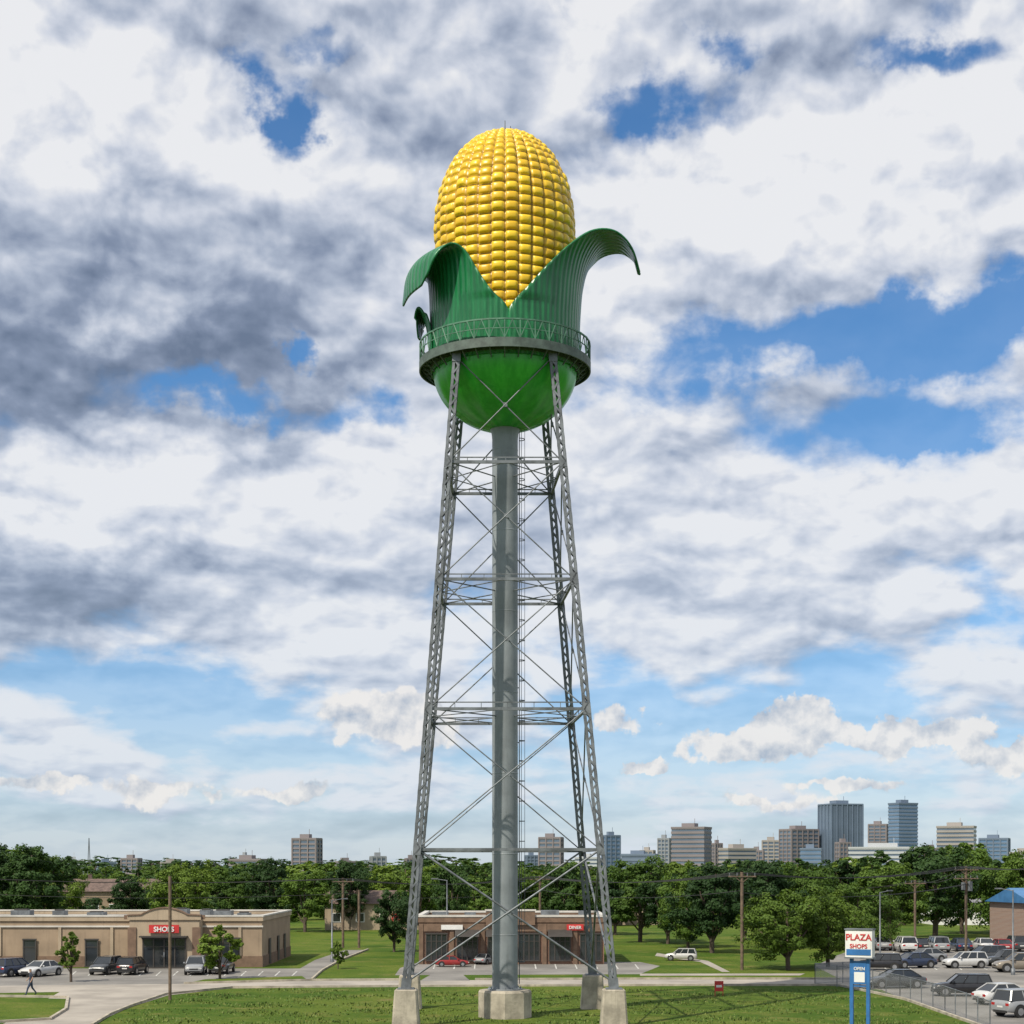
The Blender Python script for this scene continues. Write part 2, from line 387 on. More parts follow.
for z_ in np.arange(3,33,3.): mb.beam((.5,ly,z_),(lx,ly,z_),.05)
mb.obj('access_ladder',[steel_dk],T)
mb=MB()
for i in range(4):
    x_,y_=bots[i]
    def ring(s_,z_): 
        c_=.13; return [(x_+a*s_,y_+b*s_,z_) for a,b in ((-1+c_,-1),(1-c_,-1),(1,-1+c_),(1,1-c_),(1-c_,1),(-1+c_,1),(-1,1-c_),(-1,-1+c_))]
    vs=ring(.72,-.2)+ring(.57,ZB-.11)+ring(.52,ZB-.06); n=8
    fs=[(j*n+t,j*n+(t+1)%n,(j+1)*n+(t+1)%n,(j+1)*n+t) for j in range(2) for t in range(n)]+[tuple(range(16,24))]
    mb.add(vs,fs)
mb.rev([(1.45,-.2),(1.45,1.38),(1.38,1.5),(.0001,1.5)],n=8,smooth=False,cap=False)
mb.obj('concrete_footings',[conc],T)

# ---------------- GROUND
gm,n_,b=newmat('grass_ground'); q=NT(n_)
tc=q.n('ShaderNodeTexCoord').outputs['Object']
a1=q.noise(tc,.07,6,.6); a2_=q.noise(tc,.30,9,.72); a3=q.noise(tc,5,4,.8)
c=q.mix(q.mr(a1,.40,.60),(.060,.115,.012),(.115,.160,.022))
c=q.mix(q.mr(a2_,.48,.64,0,.8),c,(.17,.18,.040))
c=q.mix(q.mr(a2_,.59,.70,0,.8),c,(.23,.175,.085))
c=q.mix(q.mr(a2_,.46,.34,0,.75),c,(.036,.078,.010))
c=q.mix(q.mr(a3,.35,.65,0,.55),c,(.035,.068,.009))
q.put(b.inputs['Base Color'],c); b.inputs['Roughness'].default_value=.95; b.inputs['Specular IOR Level'].default_value=.1
bp=q.n('ShaderNodeBump'); bp.inputs['Strength'].default_value=.8; bp.inputs['Distance'].default_value=.15; q.put(bp.inputs['Height'],a3); q.put(b.inputs['Normal'],bp.outputs[0])
sheet('ground',[(-9000,-300),(9000,-300),(9000,14000),(-9000,14000)],0,gm)
def PG(l): return [G(*p) for p in l]
def curb(name,pts,closed=False):
    mb=MB(); pts=list(pts)
    if closed: pts.append(pts[0])
    for a,b in zip(pts,pts[1:]): mb.beam((a[0],a[1],.05),(b[0],b[1],.05),.16,.18)
    return mb.obj(name,[conc])
street=PG([(-400,1000),(60,992),(230,988.5),(420,986.6),(700,985.6),(840,985.6),(1010,1003),(1400,1040),(1500,1010),(1000,984),(840,979.6),(640,979.6),(420,980.4),(310,981),(180,984),(-400,990)])
sheet('left_parking_lot',PG([(-400,968.5),(300,968.5),(315,960),(345,950),(365,950),(335,962),(318,972),(308,981),(180,984.5),(-400,991)]),.004,asph)
sheet('street',street,.008,road_m)
sheet('driveway',PG([(60,992),(-60,1060),(40,1080),(94,1024),(128,1008),(168,995.5),(232,988)]),.012,road_m)
sheet('middle_parking_lot',PG([(395,975.2),(640,974.2),(660,966),(640,962),(420,962),(400,968)]),.004,asph)
sheet('lot_entrance',PG([(420,981),(470,980.6),(462,974),(432,974)]),.012,asph)
sheet('right_parking_lot',PG([(842,980.2),(1010,984.5),(1400,1004),(1400,945),(870,944),(838,955),(815,966)]),.004,asph)
sheet('fenced_parking_lot',PG([(905,1000),(990,1030),(1060,1060),(1500,1080),(1500,1012),(1000,986.5),(870,985)]),.012,asph)
sheet('footpath',PG([(640,975.8),(800,975.6),(805,973.6),(640,973.8)]),.012,road_m)
sheet('footpath',PG([(655,956),(700,962),(722,972),(730,972),(708,961),(657,953)]),.012,road_m)
curb('kerb',[G(*p) for p in [(92,1026),(110,1015),(131,1006.5),(165,995),(232,988.2),(420,986.8),(700,985.8),(838,985.8),(905,1000),(990,1030)]])
curb('kerb',[G(*p) for p in [(-20,1024),(50,1020),(66,1010),(68,998),(0,997),(-80,998)]])
curb('kerb',[G(*p) for p in [(184,984),(310,980.8),(415,980.2)]])
curb('kerb',[G(*p) for p in [(475,980),(640,979.5),(838,979.4)]])
curb('kerb',[G(*p) for p in [(312,980),(322,971),(340,961),(368,950)]])
sheet('verge',PG([(186,983.4),(308,980.4),(302,976.2),(205,979.5)]),.016,gm)
sheet('verge',PG([(-80,999),(0,998),(66,999),(64,1010),(49,1019),(-60,1025)]),.016,gm)
mb=MB()
def strip(p,q,wd):
    a=Vector((*G(*p),.016)); b_=Vector((*G(*q),.016)); d=(b_-a).normalized(); r=Vector((-d.y,d.x,0))*wd/2
    mb.add([a+r,b_+r,b_-r,a-r],[(0,1,2,3)] if r.cross(d).z<0 else [(3,2,1,0)])
for i in range(22): 
    px=-60+i*17; strip((px,971.5),(px-5,976),.11)
for i in range(12): strip((415+i*20,964.5),(413+i*20.5,969),.11)
for i in range(16):
    strip((850+i*22,952),(846+i*23,956),.11)
    strip((858+i*24,965),(862+i*25,970),.11)
for i in range(10): strip((930+i*26,988+i*1.2),(945+i*28,995+i*1.8),.11)
mb.obj('parking_markings',[mat('worn_line_paint',(.52,.52,.49),.8,.3,2)])
# grass tufts in the near lawn (clumped)
R=np.random.RandomState(3); N=26000
yy=R.uniform(80,110,N); xx=R.uniform(-23,25,N)
lx_=np.interp(yy,[80,86.1,97,104.6,109],[-25,PX(96,86.1),PX(133,97),PX(170,104.6),PX(232,109)])
rx_=np.interp(yy,[80,G(0,1030)[1],G(0,1012)[1],G(0,1000)[1],110],[25,PX(985,G(0,1030)[1]),PX(940,G(0,1012)[1]),PX(900,G(0,1000)[1]),PX(840,110)])
fld=np.sin(xx*.83+2*np.sin(yy*.41))+np.sin(yy*1.1+1.5*np.sin(xx*.37))+np.sin(xx*2.3+yy*1.7)*.6
ok=(xx>lx_+.5)&(xx<rx_-.5)&(fld+R.normal(size=N)*.8>.2); xx=xx[ok];yy=yy[ok];fld=fld[ok];N=len(xx)
a=R.uniform(0,6.28,N);wd=R.uniform(.03,.08,N);hh=R.uniform(.04,.12,N)*(1+.35*np.clip(fld,0,2))
v0=np.stack([xx-np.cos(a)*wd,yy-np.sin(a)*wd,np.zeros(N)-.01],1);v1=np.stack([xx+np.cos(a)*wd,yy+np.sin(a)*wd,np.zeros(N)-.01],1);v2=np.stack([xx+R.normal(size=N)*.05,yy+R.normal(size=N)*.05,hh],1)
V=np.stack([v0,v1,v2],1).reshape(-1,3)
tm,n_,b=newmat('grass_blade'); q=NT(n_); ge=q.n('ShaderNodeNewGeometry')
q.put(b.inputs['Base Color'],q.mix(ge.outputs['Random Per Island'],(.055,.115,.013),(.14,.17,.035))); b.inputs['Roughness'].default_value=.8
me=bpy.data.meshes.new('grass_tufts'); me.from_pydata(V.tolist(),[],[(3*i,3*i+1,3*i+2) for i in range(N)]); me.materials.append(tm); o=bpy.data.objects.new('grass_tufts',me); col.objects.link(o)

# ---------------- person walking by the verge
def pedestrian(px,py,rot):
    x_,y_=G(px,py)
    skin=mat('skin',(.42,.25,.17),.6,.05,5); shirt=mat('dark_shirt',(.04,.05,.08),.85,.15,8); jean=mat('jeans',(.05,.07,.12),.9,.15,8); hair=mat('hair',(.03,.02,.015),.8,.1,8)
    J={'pelvis':((0,0,.95),.145),'waist':((0,.0,1.10),.125),'chest':((0.02,0,1.30),.15),'neck0':((.02,0,1.45),.075),'neck':((.03,0,1.52),.055),'head':((.04,0,1.62),.095),'crown':((.035,0,1.70),.085),
       'shl':((.02,.17,1.42),.065),'ell':((-.10,.24,1.16),.045),'wrl':((.02,.25,.93),.032),'hdl':((.06,.25,.84),.036),
       'shr':((.02,-.17,1.42),.065),'elr':((.06,-.24,1.15),.045),'wrr':((.22,-.24,.98),.032),'hdr':((.28,-.23,.91),.036),
       'hpl':((0,.09,.88),.105),'knl':((.20,.10,.50),.065),'anl':((.30,.10,.10),.045),'tol':((.46,.11,.05),.04),
       'hpr':((0,-.09,.88),.105),'knr':((-.08,-.10,.49),.065),'anr':((-.34,-.10,.16),.045),'tor':((-.22,-.11,.05),.04)}
    E=[('pelvis','waist'),('waist','chest'),('chest','neck0'),('neck0','neck'),('neck','head'),('head','crown'),('chest','shl'),('shl','ell'),('ell','wrl'),('wrl','hdl'),('chest','shr'),('shr','elr'),('elr','wrr'),('wrr','hdr'),
       ('pelvis','hpl'),('hpl','knl'),('knl','anl'),('anl','tol'),('pelvis','hpr'),('hpr','knr'),('knr','anr'),('anr','tor')]
    nm=list(J); me=bpy.data.meshes.new('pedestrian'); me.from_pydata([J[n][0] for n in nm],[(nm.index(a),nm.index(b)) for a,b in E],[])
    o=bpy.data.objects.new('pedestrian',me); col.objects.link(o)
    sk=o.modifiers.new('skin','SKIN'); sk.use_smooth_shade=True
    for i,n in enumerate(nm):
        v=me.skin_vertices[0].data[i]; v.radius=(J[n][1],)*2; v.use_root=(n=='pelvis')
    ss=o.modifiers.new('sub','SUBSURF'); ss.levels=1; ss.render_levels=1
    bpy.context.view_layer.update()
    dg=bpy.context.evaluated_depsgraph_get(); m2=bpy.data.meshes.new_from_object(o.evaluated_get(dg))
    o.modifiers.clear(); o.data=m2; m2.materials.clear()
    for m in (jean,shirt,skin,hair,rubber): m2.materials.append(m)
    for p in m2.polygons:
        c=p.center; p.use_smooth=True
        if c.z>1.66 or (c.z>1.56 and c.x<.0): p.material_index=3
        elif c.z>1.48: p.material_index=2
        elif abs(c.y)>.17 and c.z<1.2 and c.z>.75: p.material_index=2
        elif c.z>.98: p.material_index=1
        elif c.z<.11: p.material_index=4
        else: p.material_index=0
    o.location=(x_,y_,0.02); o.rotation_euler=(0,0,rot)
try: pedestrian(31,996,math.radians(-160))
except Exception as ex: print('ped',ex)

# ---------------- buildings
beige=mat('beige_stucco',(.30,.225,.155),.85,.09,.5,bump=.1,streak=.45)
tan=mat('tan_stucco',(.37,.295,.21),.85,.09,.5,streak=.4)
brownb=mat('brown_wall',(.17,.11,.075),.85,.12,2.)
coping=mat('coping',(.52,.50,.46),.6,.1,.5)
roofm=mat('roof_membrane',(.36,.35,.33),.9,.2,.2)
dkm=mat('dark_trim',(.045,.04,.036),.6,.1,1)
brick,n_,b=newmat('brick'); q=NT(n_); br_=q.n('ShaderNodeTexBrick'); tc=q.n('ShaderNodeTexCoord').outputs['Object']
mp=q.n('ShaderNodeMapping'); q.put(mp.inputs[0],tc); mp.inputs['Rotation'].default_value=(math.radians(90),0,0); q.put(br_.inputs['Vector'],mp.outputs[0]); br_.inputs['Scale'].default_value=4
br_.inputs['Color1'].default_value=(.18,.09,.06,1); br_.inputs['Color2'].default_value=(.23,.125,.08,1); br_.inputs['Mortar'].default_value=(.27,.23,.2,1); br_.inputs['Mortar Size'].default_value=.012
q.put(b.inputs['Base Color'],br_.outputs[0]); b.inputs['Roughness'].default_value=.9
BM=[beige,tan,brownb,coping,roofm,glass,dkm,redp,white,brick,steel]
def storefront(mb,x0,x1,yf,z0,z1,n,proud=.05,door=None):
    mb.box(x0,x1,yf-.02,yf+.05,z0,z1,5)
    mb.box(x0-.08,x1+.08,yf-proud-.05,yf-.022,z1,z1+.12,6); mb.box(x0-.08,x1+.08,yf-proud-.05,yf-.022,z0-.1,z0,6)
    for i in range(n+1):
        x_=x0+(x1-x0)*i/n; mb.box(x_-.05,x_+.05,yf-proud-.02,yf-.024,z0,z1,6)
    zm=z0+(z1-z0)*.72; mb.box(x0,x1,yf-proud,yf-.026,zm,zm+.06,6)
def text(name,s,size,loc,m,parent,rot=0,ext=.03):
    cu=bpy.data.curves.new(name,'FONT'); cu.body=s; cu.size=size; cu.extrude=ext; cu.offset=size*.02; cu.align_x='CENTER'; cu.materials.append(m)
    o=bpy.data.objects.new(name,cu); col.objects.link(o); o.location=loc; o.rotation_euler=(math.radians(90),0,rot); o.parent=parent; return o
dl=134.; e_=empty('strip_mall_building',(0,dl,0))
XL=PX(-70,dl); XR=PX(262,dl); X1=PX(134,dl); X2=PX(203,dl)
mb=MB()
mb.box(XL,XR,0,17,0,3.75,0)
mb.box(XL,XR,-.06,-.003,0,.9,2)
mb.box(XL-.1,XR+.1,-.12,-.003,3.25,3.38,3)
mb.box(XR+.003,XR+.06,-.06,17,0,.9,2)
for (a,b_,c_,d_) in ((XL-.1,XR+.1,-.12,.25),(XL-.1,XR+.1,16.8,17.15)): mb.box(a,b_,c_,d_,3.752,4.1,1)
mb.box(XR-.25,XR+.1,.25,16.8,3.752,4.1,1); mb.box(XL-.1,XR+.14,-.16,.28,4.102,4.22,3); mb.box(XR-.27,XR+.14,.282,17.19,4.102,4.22,3); mb.box(XL,XR-.28,16.76,17.19,4.102,4.22,3)
mb.box(XL,XR-.3,.3,16.7,3.76,3.80,4)
yb=-1.6
mb.box(X1,X2,yb,-.13,0,3.9,1)
n=20; vs=[]
cx=(X1+X2)/2; hw=(X2-X1)/2+.15
arc=[(cx-hw,3.9),(cx-hw,4.25)]+[(cx-hw*.62+ (hw*1.24)*i/n, 4.3+.55*math.sin(math.pi*i/n)**.8) for i in range(n+1)]+[(cx+hw,4.25),(cx+hw,3.9)]
N=len(arc); mb.add([(a,yb-.12,z) for a,z in arc]+[(a,yb+.35,z) for a,z in arc],[tuple(range(N))[::1],tuple(range(N,2*N))[::-1]]+[(i,(i+1)%N,(i+1)%N+N,i+N)[::-1] for i in range(N)],1)
for i in range(N-1):
    mb.beam((arc[i][0],yb+.1,arc[i][1]+.03),(arc[i+1][0],yb+.1,arc[i+1][1]+.03),.6,.09,mi=2)
mb.box(X1-.12,X1+.55,yb-.1,yb-.003,0,3.3,2); mb.box(X2-.55,X2+.12,yb-.1,yb-.003,0,3.3,2)
storefront(mb,cx-1.7,cx+1.7,yb-.03,.12,2.35,4)
mb.box(cx-.05,cx+.05,yb-.14,yb-.1,.9,1.3,10)
mb.box(cx-1.9,cx+1.9,yb-.7,yb-.003,2.5,2.62,6)
mb.box(cx-1.2,cx+1.2,yb-.16,yb-.10,2.85,3.5,7)
for px in (30,92): 
    a=PX(px,dl); storefront(mb,a-.5,a+.5,-.09,.1,2.2,1)
a=PX(225,dl); storefront(mb,a-1.2,a+1.2,-.09,1.0,2.3,3)
for px in (-40,0,60,112,240): 
    a=PX(px,dl); mb.box(a-.12,a+.12,-.11,-.062,.9,3.24,1)
for s in (4,9,13): mb.box(XR+.062,XR+.1,s-.5,s+.5,.1,2.2,6)
for px,yy,sx,sz in ((20,6,1.6,1.0),(58,9,1.0,.8),(95,6,1.4,.7),(180,8,1.2,1.1),(205,7,.9,1.0),(222,11,1.6,.7),(243,6,1.0,.6)):
    a=PX(px,dl+yy); sz*=.55; mb.box(a-sx/2,a+sx/2,yy,yy+1.4,3.8,3.9+sz,10); mb.box(a-sx*.35,a+sx*.35,yy+.2,yy+1.0,3.9+sz,4.0+sz,6)
mb.obj('strip_mall_shell',BM,e_)
text('strip_mall_lettering','SHOPS',.55,(cx,yb-.19,2.97),white,e_)
dm=138.; e_=empty('retail_building',(0,dm,0)); XL=PX(419,dm); XR=PX(604,dm); mb=MB()
mb.box(XL,XR,0,13,0,3.5,9)
mb.box(XL-.15,XR+.15,-.15,.2,3.502,3.95,2); mb.box(XL-.15,XR+.15,12.8,13.15,3.502,3.95,2); mb.box(XL-.15,XL+.2,.202,12.79,3.502,3.95,2); mb.box(XR-.2,XR+.15,.202,12.79,3.502,3.95,2)
mb.box(XL-.2,XR+.2,-.2,.25,3.952,4.12,3); mb.box(XL-.2,XL+.25,.252,13.2,3.952,4.12,3); mb.box(XR-.25,XR+.2,.252,13.2,3.952,4.12,3); mb.box(XL+.3,XR-.3,12.76,13.2,3.952,4.12,3)
mb.box(XL+.25,XR-.25,.3,12.7,3.51,3.56,4)
mb.box(XL,XR,-.1,-.003,2.75,3.4,2)
npan=6; wd=(XR-XL)/npan
for i in range(npan):
    a=XL+i*wd; mb.box(a+.0,a+.35,-.16,-.104,0,3.4,2)
    storefront(mb,a+.6,a+wd-.25,-.06,.35,2.5,4)
    if i in (1,2,4): mb.add([(a+.45,-.2,2.9),(a+wd-.1,-.2,2.9),(a+wd-.1,-1.3,2.35),(a+.45,-1.3,2.35),(a+.45,-.2,2.85),(a+wd-.1,-.2,2.85)],[(0,1,2,3)],6)
mb.box(PX(486,dm),PX(535,dm),-.35,-.17,3.3,4.45,2); mb.box(PX(485,dm),PX(536,dm),-.4,-.1,4.452,4.6,3)
a=PX(575,dm); mb.box(a-.7,a+.7,-.28,-.17,2.85,3.35,7); a=PX(452,dm); mb.box(a-.9,a+.9,-.28,-.17,2.9,3.3,8)
for px,yy,sx,sz in ((440,6,1.4,.5),(470,8,1,.4),(550,7,1.6,.6),(585,9,1.1,.5)):
    a=PX(px,dm+yy); mb.box(a-sx/2,a+sx/2,yy,yy+1.3,3.57,3.7+sz,10)
mb.obj('retail_shell',BM,e_)
text('retail_lettering','DINER',.36,(PX(575,dm),-.31,2.97),white,e_)
def house(name,px,py,w_,dp,h,roofc,wall,rot=0,rh=1.8):
    x_,y_=G(px,py); e_=empty(name,(x_,y_,0),rot); mb=MB(); a=w_/2
    mb.box(-a,a,0,dp,0,h,0)
    o_=.4
    mb.add([(-a-o_,-o_,h-.05),(a+o_,-o_,h-.05),(a+o_,dp+o_,h-.05),(-a-o_,dp+o_,h-.05),(-a-o_,dp/2,h+rh),(a+o_,dp/2,h+rh)],[(0,1,5,4),(2,3,4,5),(0,4,3),(1,2,5),(0,3,2,1)],1)
    nwin=max(2,int(w_/2.6))
    for i in range(nwin):
        c_=-a+(i+.5)*w_/nwin
        mb.box(c_-.55,c_+.55,-.06,-.003,1.0,2.2,3); mb.box(c_-.45,c_+.45,-.08,-.062,1.1,2.1,2)
    mb.box(a*.5-.5,a*.5+.5,-.09,-.063,0,2.1,4); mb.box(-a*.4,-a*.4+.6,dp/2+.3,dp/2+.9,h+.6,h+rh+.7,1)
    mb.obj(name+'_body',[wall,roofc,glass,white,redp],e_)
rbrown=mat('shingle_brown',(.13,.09,.075),.9,.2,2); rgrey=mat('shingle_grey',(.2,.2,.21),.9,.2,2); rblue=mat('metal_roof_blue',(.05,.16,.34),.4,.1,1)
house('house',104,918,16,9,4.2,rbrown,beige,.1,1.9); house('house',372,930,12,8,3.4,rbrown,tan,.05,1.6)
house('brick_shop',1078,950,9,10,4.6,rblue,brick,.15,1.4); house('house',985,925,14,9,2.8,rgrey,white,0,1.2); house('house',648,925,10,8,2.6,rgrey,tan,0,1.2)

# ---------------- skyline
def haze_tint(c,f=.26): return tuple(a*(1-f)+b*f for a,b in zip(c,(.36,.44,.54)))  # blends distance haze into the base colours of the skyline towers
gl_d=mat('tower_glass',haze_tint((.04,.07,.12)),.25,.15,.02); gl_b=mat('tower_glass_blue',haze_tint((.05,.15,.30)),.2,.15,.02)
w_br=mat('tower_brown',haze_tint((.17,.11,.085)),.8,.08,.02); w_tn=mat('tower_tan',haze_tint((.32,.26,.20)),.8,.08,.02); w_wh=mat('tower_white',haze_tint((.46,.46,.45)),.8,.05,.02); w_bl=mat('tower_blue_panel',haze_tint((.08,.12,.19)),.5,.08,.02); w_gr=mat('tower_grey',haze_tint((.22,.22,.22)),.8,.08,.02)
def sky_b(name,l,r,top,d,wall,gls,style='grid',rot=.35,ratio=.6,fl=3.6,crown=True):
    Wp=(r-l)*d/F; h=ZY(top,d); ca,sa=math.cos(abs(rot)),math.sin(abs(rot)); wd=Wp/(ca+ratio*sa); dp=wd*ratio
    mb=MB(); a=wd/2; b_=dp/2
    mb.box(-a,a,-b_,b_,0,h-1,1)
    nf=max(2,int(h/fl)); t=.35
    if style in('grid','bands'):
        for i in range(nf+1):
            z0=i*(h-2.0)/nf; mb.box(-a-t,a+t,-b_-t,b_+t,z0,z0+(h/nf)*(.5 if style=='bands' else .38),0)
    if style in('grid','piers'):
        nx=max(3,int(wd/5)); ny=max(2,int(dp/5)); t2=t+.12; pw=.9
        for i in range(nx+1):
            x_=-a+wd*i/nx
            for s in (-1,1): mb.box(x_-pw/2,x_+pw/2,s*(b_+t2)-.3,s*(b_+t2)+.3,0,h-.5,0)
        for i in range(ny+1):
            y_=-b_+dp*i/ny
            for s in (-1,1): mb.box(s*(a+t2)-.3,s*(a+t2)+.3,y_-pw/2,y_+pw/2,0,h-.5,0)
    mb.box(-a-.5,a+.5,-b_-.5,b_+.5,h-1.2,h,0)
    if crown: mb.box(-a*.5,a*.3,-b_*.5,b_*.5,h,h+3,0); mb.beam((a*.2,0,h),(a*.2,0,h+7),.3)
    mb.obj(name,[wall,gls],None,((( (l+r)/2-512)/F*d),d,0),rot)
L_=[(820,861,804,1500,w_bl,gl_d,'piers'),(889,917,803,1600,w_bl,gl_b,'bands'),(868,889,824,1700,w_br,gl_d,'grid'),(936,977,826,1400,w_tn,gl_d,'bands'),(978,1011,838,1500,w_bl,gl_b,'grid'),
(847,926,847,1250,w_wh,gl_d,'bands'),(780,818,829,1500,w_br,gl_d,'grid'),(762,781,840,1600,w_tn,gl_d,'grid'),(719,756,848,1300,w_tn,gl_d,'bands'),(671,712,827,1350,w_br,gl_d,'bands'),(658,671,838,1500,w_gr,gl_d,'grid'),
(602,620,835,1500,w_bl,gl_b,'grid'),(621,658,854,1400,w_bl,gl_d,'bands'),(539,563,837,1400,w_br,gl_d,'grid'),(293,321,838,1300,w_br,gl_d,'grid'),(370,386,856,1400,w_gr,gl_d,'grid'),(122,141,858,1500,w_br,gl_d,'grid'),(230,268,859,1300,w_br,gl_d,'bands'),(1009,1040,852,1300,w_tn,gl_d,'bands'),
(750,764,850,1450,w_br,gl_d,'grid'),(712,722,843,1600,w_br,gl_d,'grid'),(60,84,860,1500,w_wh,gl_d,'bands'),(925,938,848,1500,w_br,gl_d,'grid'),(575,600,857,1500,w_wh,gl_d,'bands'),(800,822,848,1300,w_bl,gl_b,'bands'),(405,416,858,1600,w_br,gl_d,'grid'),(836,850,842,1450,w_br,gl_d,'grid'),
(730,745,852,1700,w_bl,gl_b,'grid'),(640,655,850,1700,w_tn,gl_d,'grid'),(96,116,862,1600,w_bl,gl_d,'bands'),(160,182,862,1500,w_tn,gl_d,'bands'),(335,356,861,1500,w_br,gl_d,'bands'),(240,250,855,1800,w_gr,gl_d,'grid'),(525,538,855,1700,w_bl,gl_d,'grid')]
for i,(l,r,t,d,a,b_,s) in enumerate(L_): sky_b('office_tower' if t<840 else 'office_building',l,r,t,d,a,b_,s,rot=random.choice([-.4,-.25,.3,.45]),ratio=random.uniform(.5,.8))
mb=MB()
for s in (-1,1): mb.beam((s*1.2,0,0),(0,0,ZY(838,1200)),.45)
mb.obj('radio_mast',[steel_dk],None,(PX(89,1200),1200,0))

# ---------------- trees
def leafmat(name,c1,c2,c3):
    m,n_,b=newmat(name); q=NT(n_); tc=q.n('ShaderNodeTexCoord').outputs['Object']
    ge=q.n('ShaderNodeNewGeometry'); oi=q.n('ShaderNodeObjectInfo')
    c=q.mix(q.mr(q.noise(tc,3.5,1,.5),.35,.65),c1,c2)
    c=q.mix(q.M('MULTIPLY',ge.outputs['Random Per Island'],.5),c,c3)
    c=q.mix(q.M('MULTIPLY',oi.outputs['Random'],.6),c,(c1[0]*.42,c1[1]*.52,c1[2]*.8))
    q.put(b.inputs['Base Color'],c); b.inputs['Roughness'].default_value=.6; b.inputs['Specular IOR Level'].default_value=.2
    tr=q.n('ShaderNodeBsdfTranslucent'); q.put(tr.inputs[0],q.mix(1.,c,(1.3,1.3,.6),'MULTIPLY'))
    mx=q.n('ShaderNodeMixShader'); mx.inputs[0].default_value=.25; n_.links.new(b.outputs[0],mx.inputs[1]); n_.links.new(tr.outputs[0],mx.inputs[2])
    n_.links.new(mx.outputs[0],n_.nodes['Material Output'].inputs[0]); return m
lf1=leafmat('foliage',(.062,.122,.016),(.095,.16,.022),(.125,.19,.034))
lf2=leafmat('foliage_light',(.10,.165,.018),(.14,.21,.026),(.17,.24,.045))
lf3=leafmat('foliage_dark',(.030,.070,.017),(.046,.095,.021),(.066,.115,.027))
bark=mat('bark',(.10,.075,.055),.9,.2,8)
def treemesh(name,seed,wr=.8,base=.22,nc=80,per=60,ls=.028,lm=lf1,kind='round'):
    R=np.random.RandomState(seed); mb=MB()
    cz=(1+base)/2; hz=(1-base)/2
    nl=R.randint(7,12); lobes=[]
    for i in range(nl):
        t=i/(nl-1); zc_=base+ (1-base)*(.18+.66*t)
        rad=wr/2*(math.sin(math.pi*(.25+.62*t))**.8) if kind=='round' else wr/2*(1-t*.75)
        an=i*2.4+R.rand(); off=rad*R.uniform(.35,.78)
        rl=(wr/2)*R.uniform(.30,.54)*(1 if kind=='round' else (1-.6*t))
        rl=min(rl,1-zc_+.05) if t>.8 else rl
        lobes.append((off*math.cos(an),off*math.sin(an),min(zc_,1-rl*.85),rl))
    mb.beam((0,0,-.02),(0.01,0,base+.15),.05,n=8,mi=1)
    mb.beam((0.01,0,base+.13),(0,.01,.75),.03,n=6,mi=1)
    for (a,b_,c_,r) in lobes: mb.beam((0,0,base*.7+R.rand()*.15*(c_)),(a,b_,c_),.018,n=5,mi=1)
    V=[]
    cs=[]
    for i in range(nc):
        a,b_,c_,r=lobes[i%nl]
        v=R.normal(size=3); v/=np.linalg.norm(v); rr=r*(R.rand()**.35)
        cs.append((np.array([a,b_,c_])+v*rr*np.array([1,1,.85]),r*R.uniform(.22,.42),np.array([a,b_,c_])))
    for (p,cr,lc) in cs:
        n=per; v=R.normal(size=(n,3)); v/=np.linalg.norm(v,axis=1)[:,None]
        pos=p+v*cr*(R.rand(n,1)**.5)*np.array([1.15,1.15,.75])
        nor=v*.7+(pos-np.array([0,0,cz-.1]))*1.2+R.normal(size=(n,3))*.45+np.array([0,0,.3]); nor/=np.linalg.norm(nor,axis=1)[:,None]
        t=np.cross(nor,R.normal(size=(n,3))); t/=np.linalg.norm(t,axis=1)[:,None]; bt=np.cross(nor,t)
        s=ls*R.uniform(.6,1.3,(n,1))
        q=np.stack([pos+t*s,pos+bt*s*.6,pos-t*s,pos-bt*s*.6],1).reshape(-1,3)
        V.append(q)
    V=np.vstack(V); nq=len(V)//4; o=len(mb.v)
    mb.v+=V.tolist(); mb.f+=[(o+4*i,o+4*i+1,o+4*i+2,o+4*i+3) for i in range(nq)]; mb.m+=[0]*nq; mb.sm+=[False]*nq
    return mb.mesh(name,[lm,bark])
TM=[treemesh('tree_a',1,.95,.12,80,55,.030,lf1),treemesh('tree_b',2,.8,.14,80,55,.030,lf1),treemesh('tree_c',3,1.05,.12,90,55,.029,lf2),treemesh('tree_d',4,.70,.10,80,55,.030,lf3),treemesh('tree_e',5,.9,.10,80,55,.030,lf3),treemesh('tree_f',6,1.0,.12,90,55,.030,lf1),treemesh('tree_g',8,.5,.08,70,50,.028,lf3,'cone')]
slim=treemesh('tree_slim',9,.55,.2,80,50,.030,lf2,'cone'); small=treemesh('tree_small',10,.78,.2,90,55,.03,lf2)
big=[treemesh('tree_big_a',21,.95,.15,190,85,.017,lf1),treemesh('tree_big_b',22,1.05,.16,190,85,.017,lf2),treemesh('tree_big_c',23,.8,.14,180,85,.017,lf3),treemesh('tree_big_d',24,1.15,.14,200,85,.017,lf1)]
LD=[treemesh('tree_ld_a',31,1.3,.05,40,20,.055,lf1),treemesh('tree_ld_b',32,1.5,.05,40,20,.055,lf3)]
bush=treemesh('shrub_mesh',40,1.5,.0,60,50,.04,lf3)
def tree(name,me,x_,y_,h,parent=None,sx=1.):
    o=bpy.data.objects.new(name,me); col.objects.link(o); o.location=(x_,y_,0); o.scale=(h*sx,h*sx,h); o.rotation_euler=(0,0,random.uniform(0,6.28))
    if parent: o.parent=parent
def treeP(name,me,px,py,hpx,sx=1.):
    x_,y_=G(px,py); tree(name,me,x_,y_,hpx*y_/F,sx=sx)
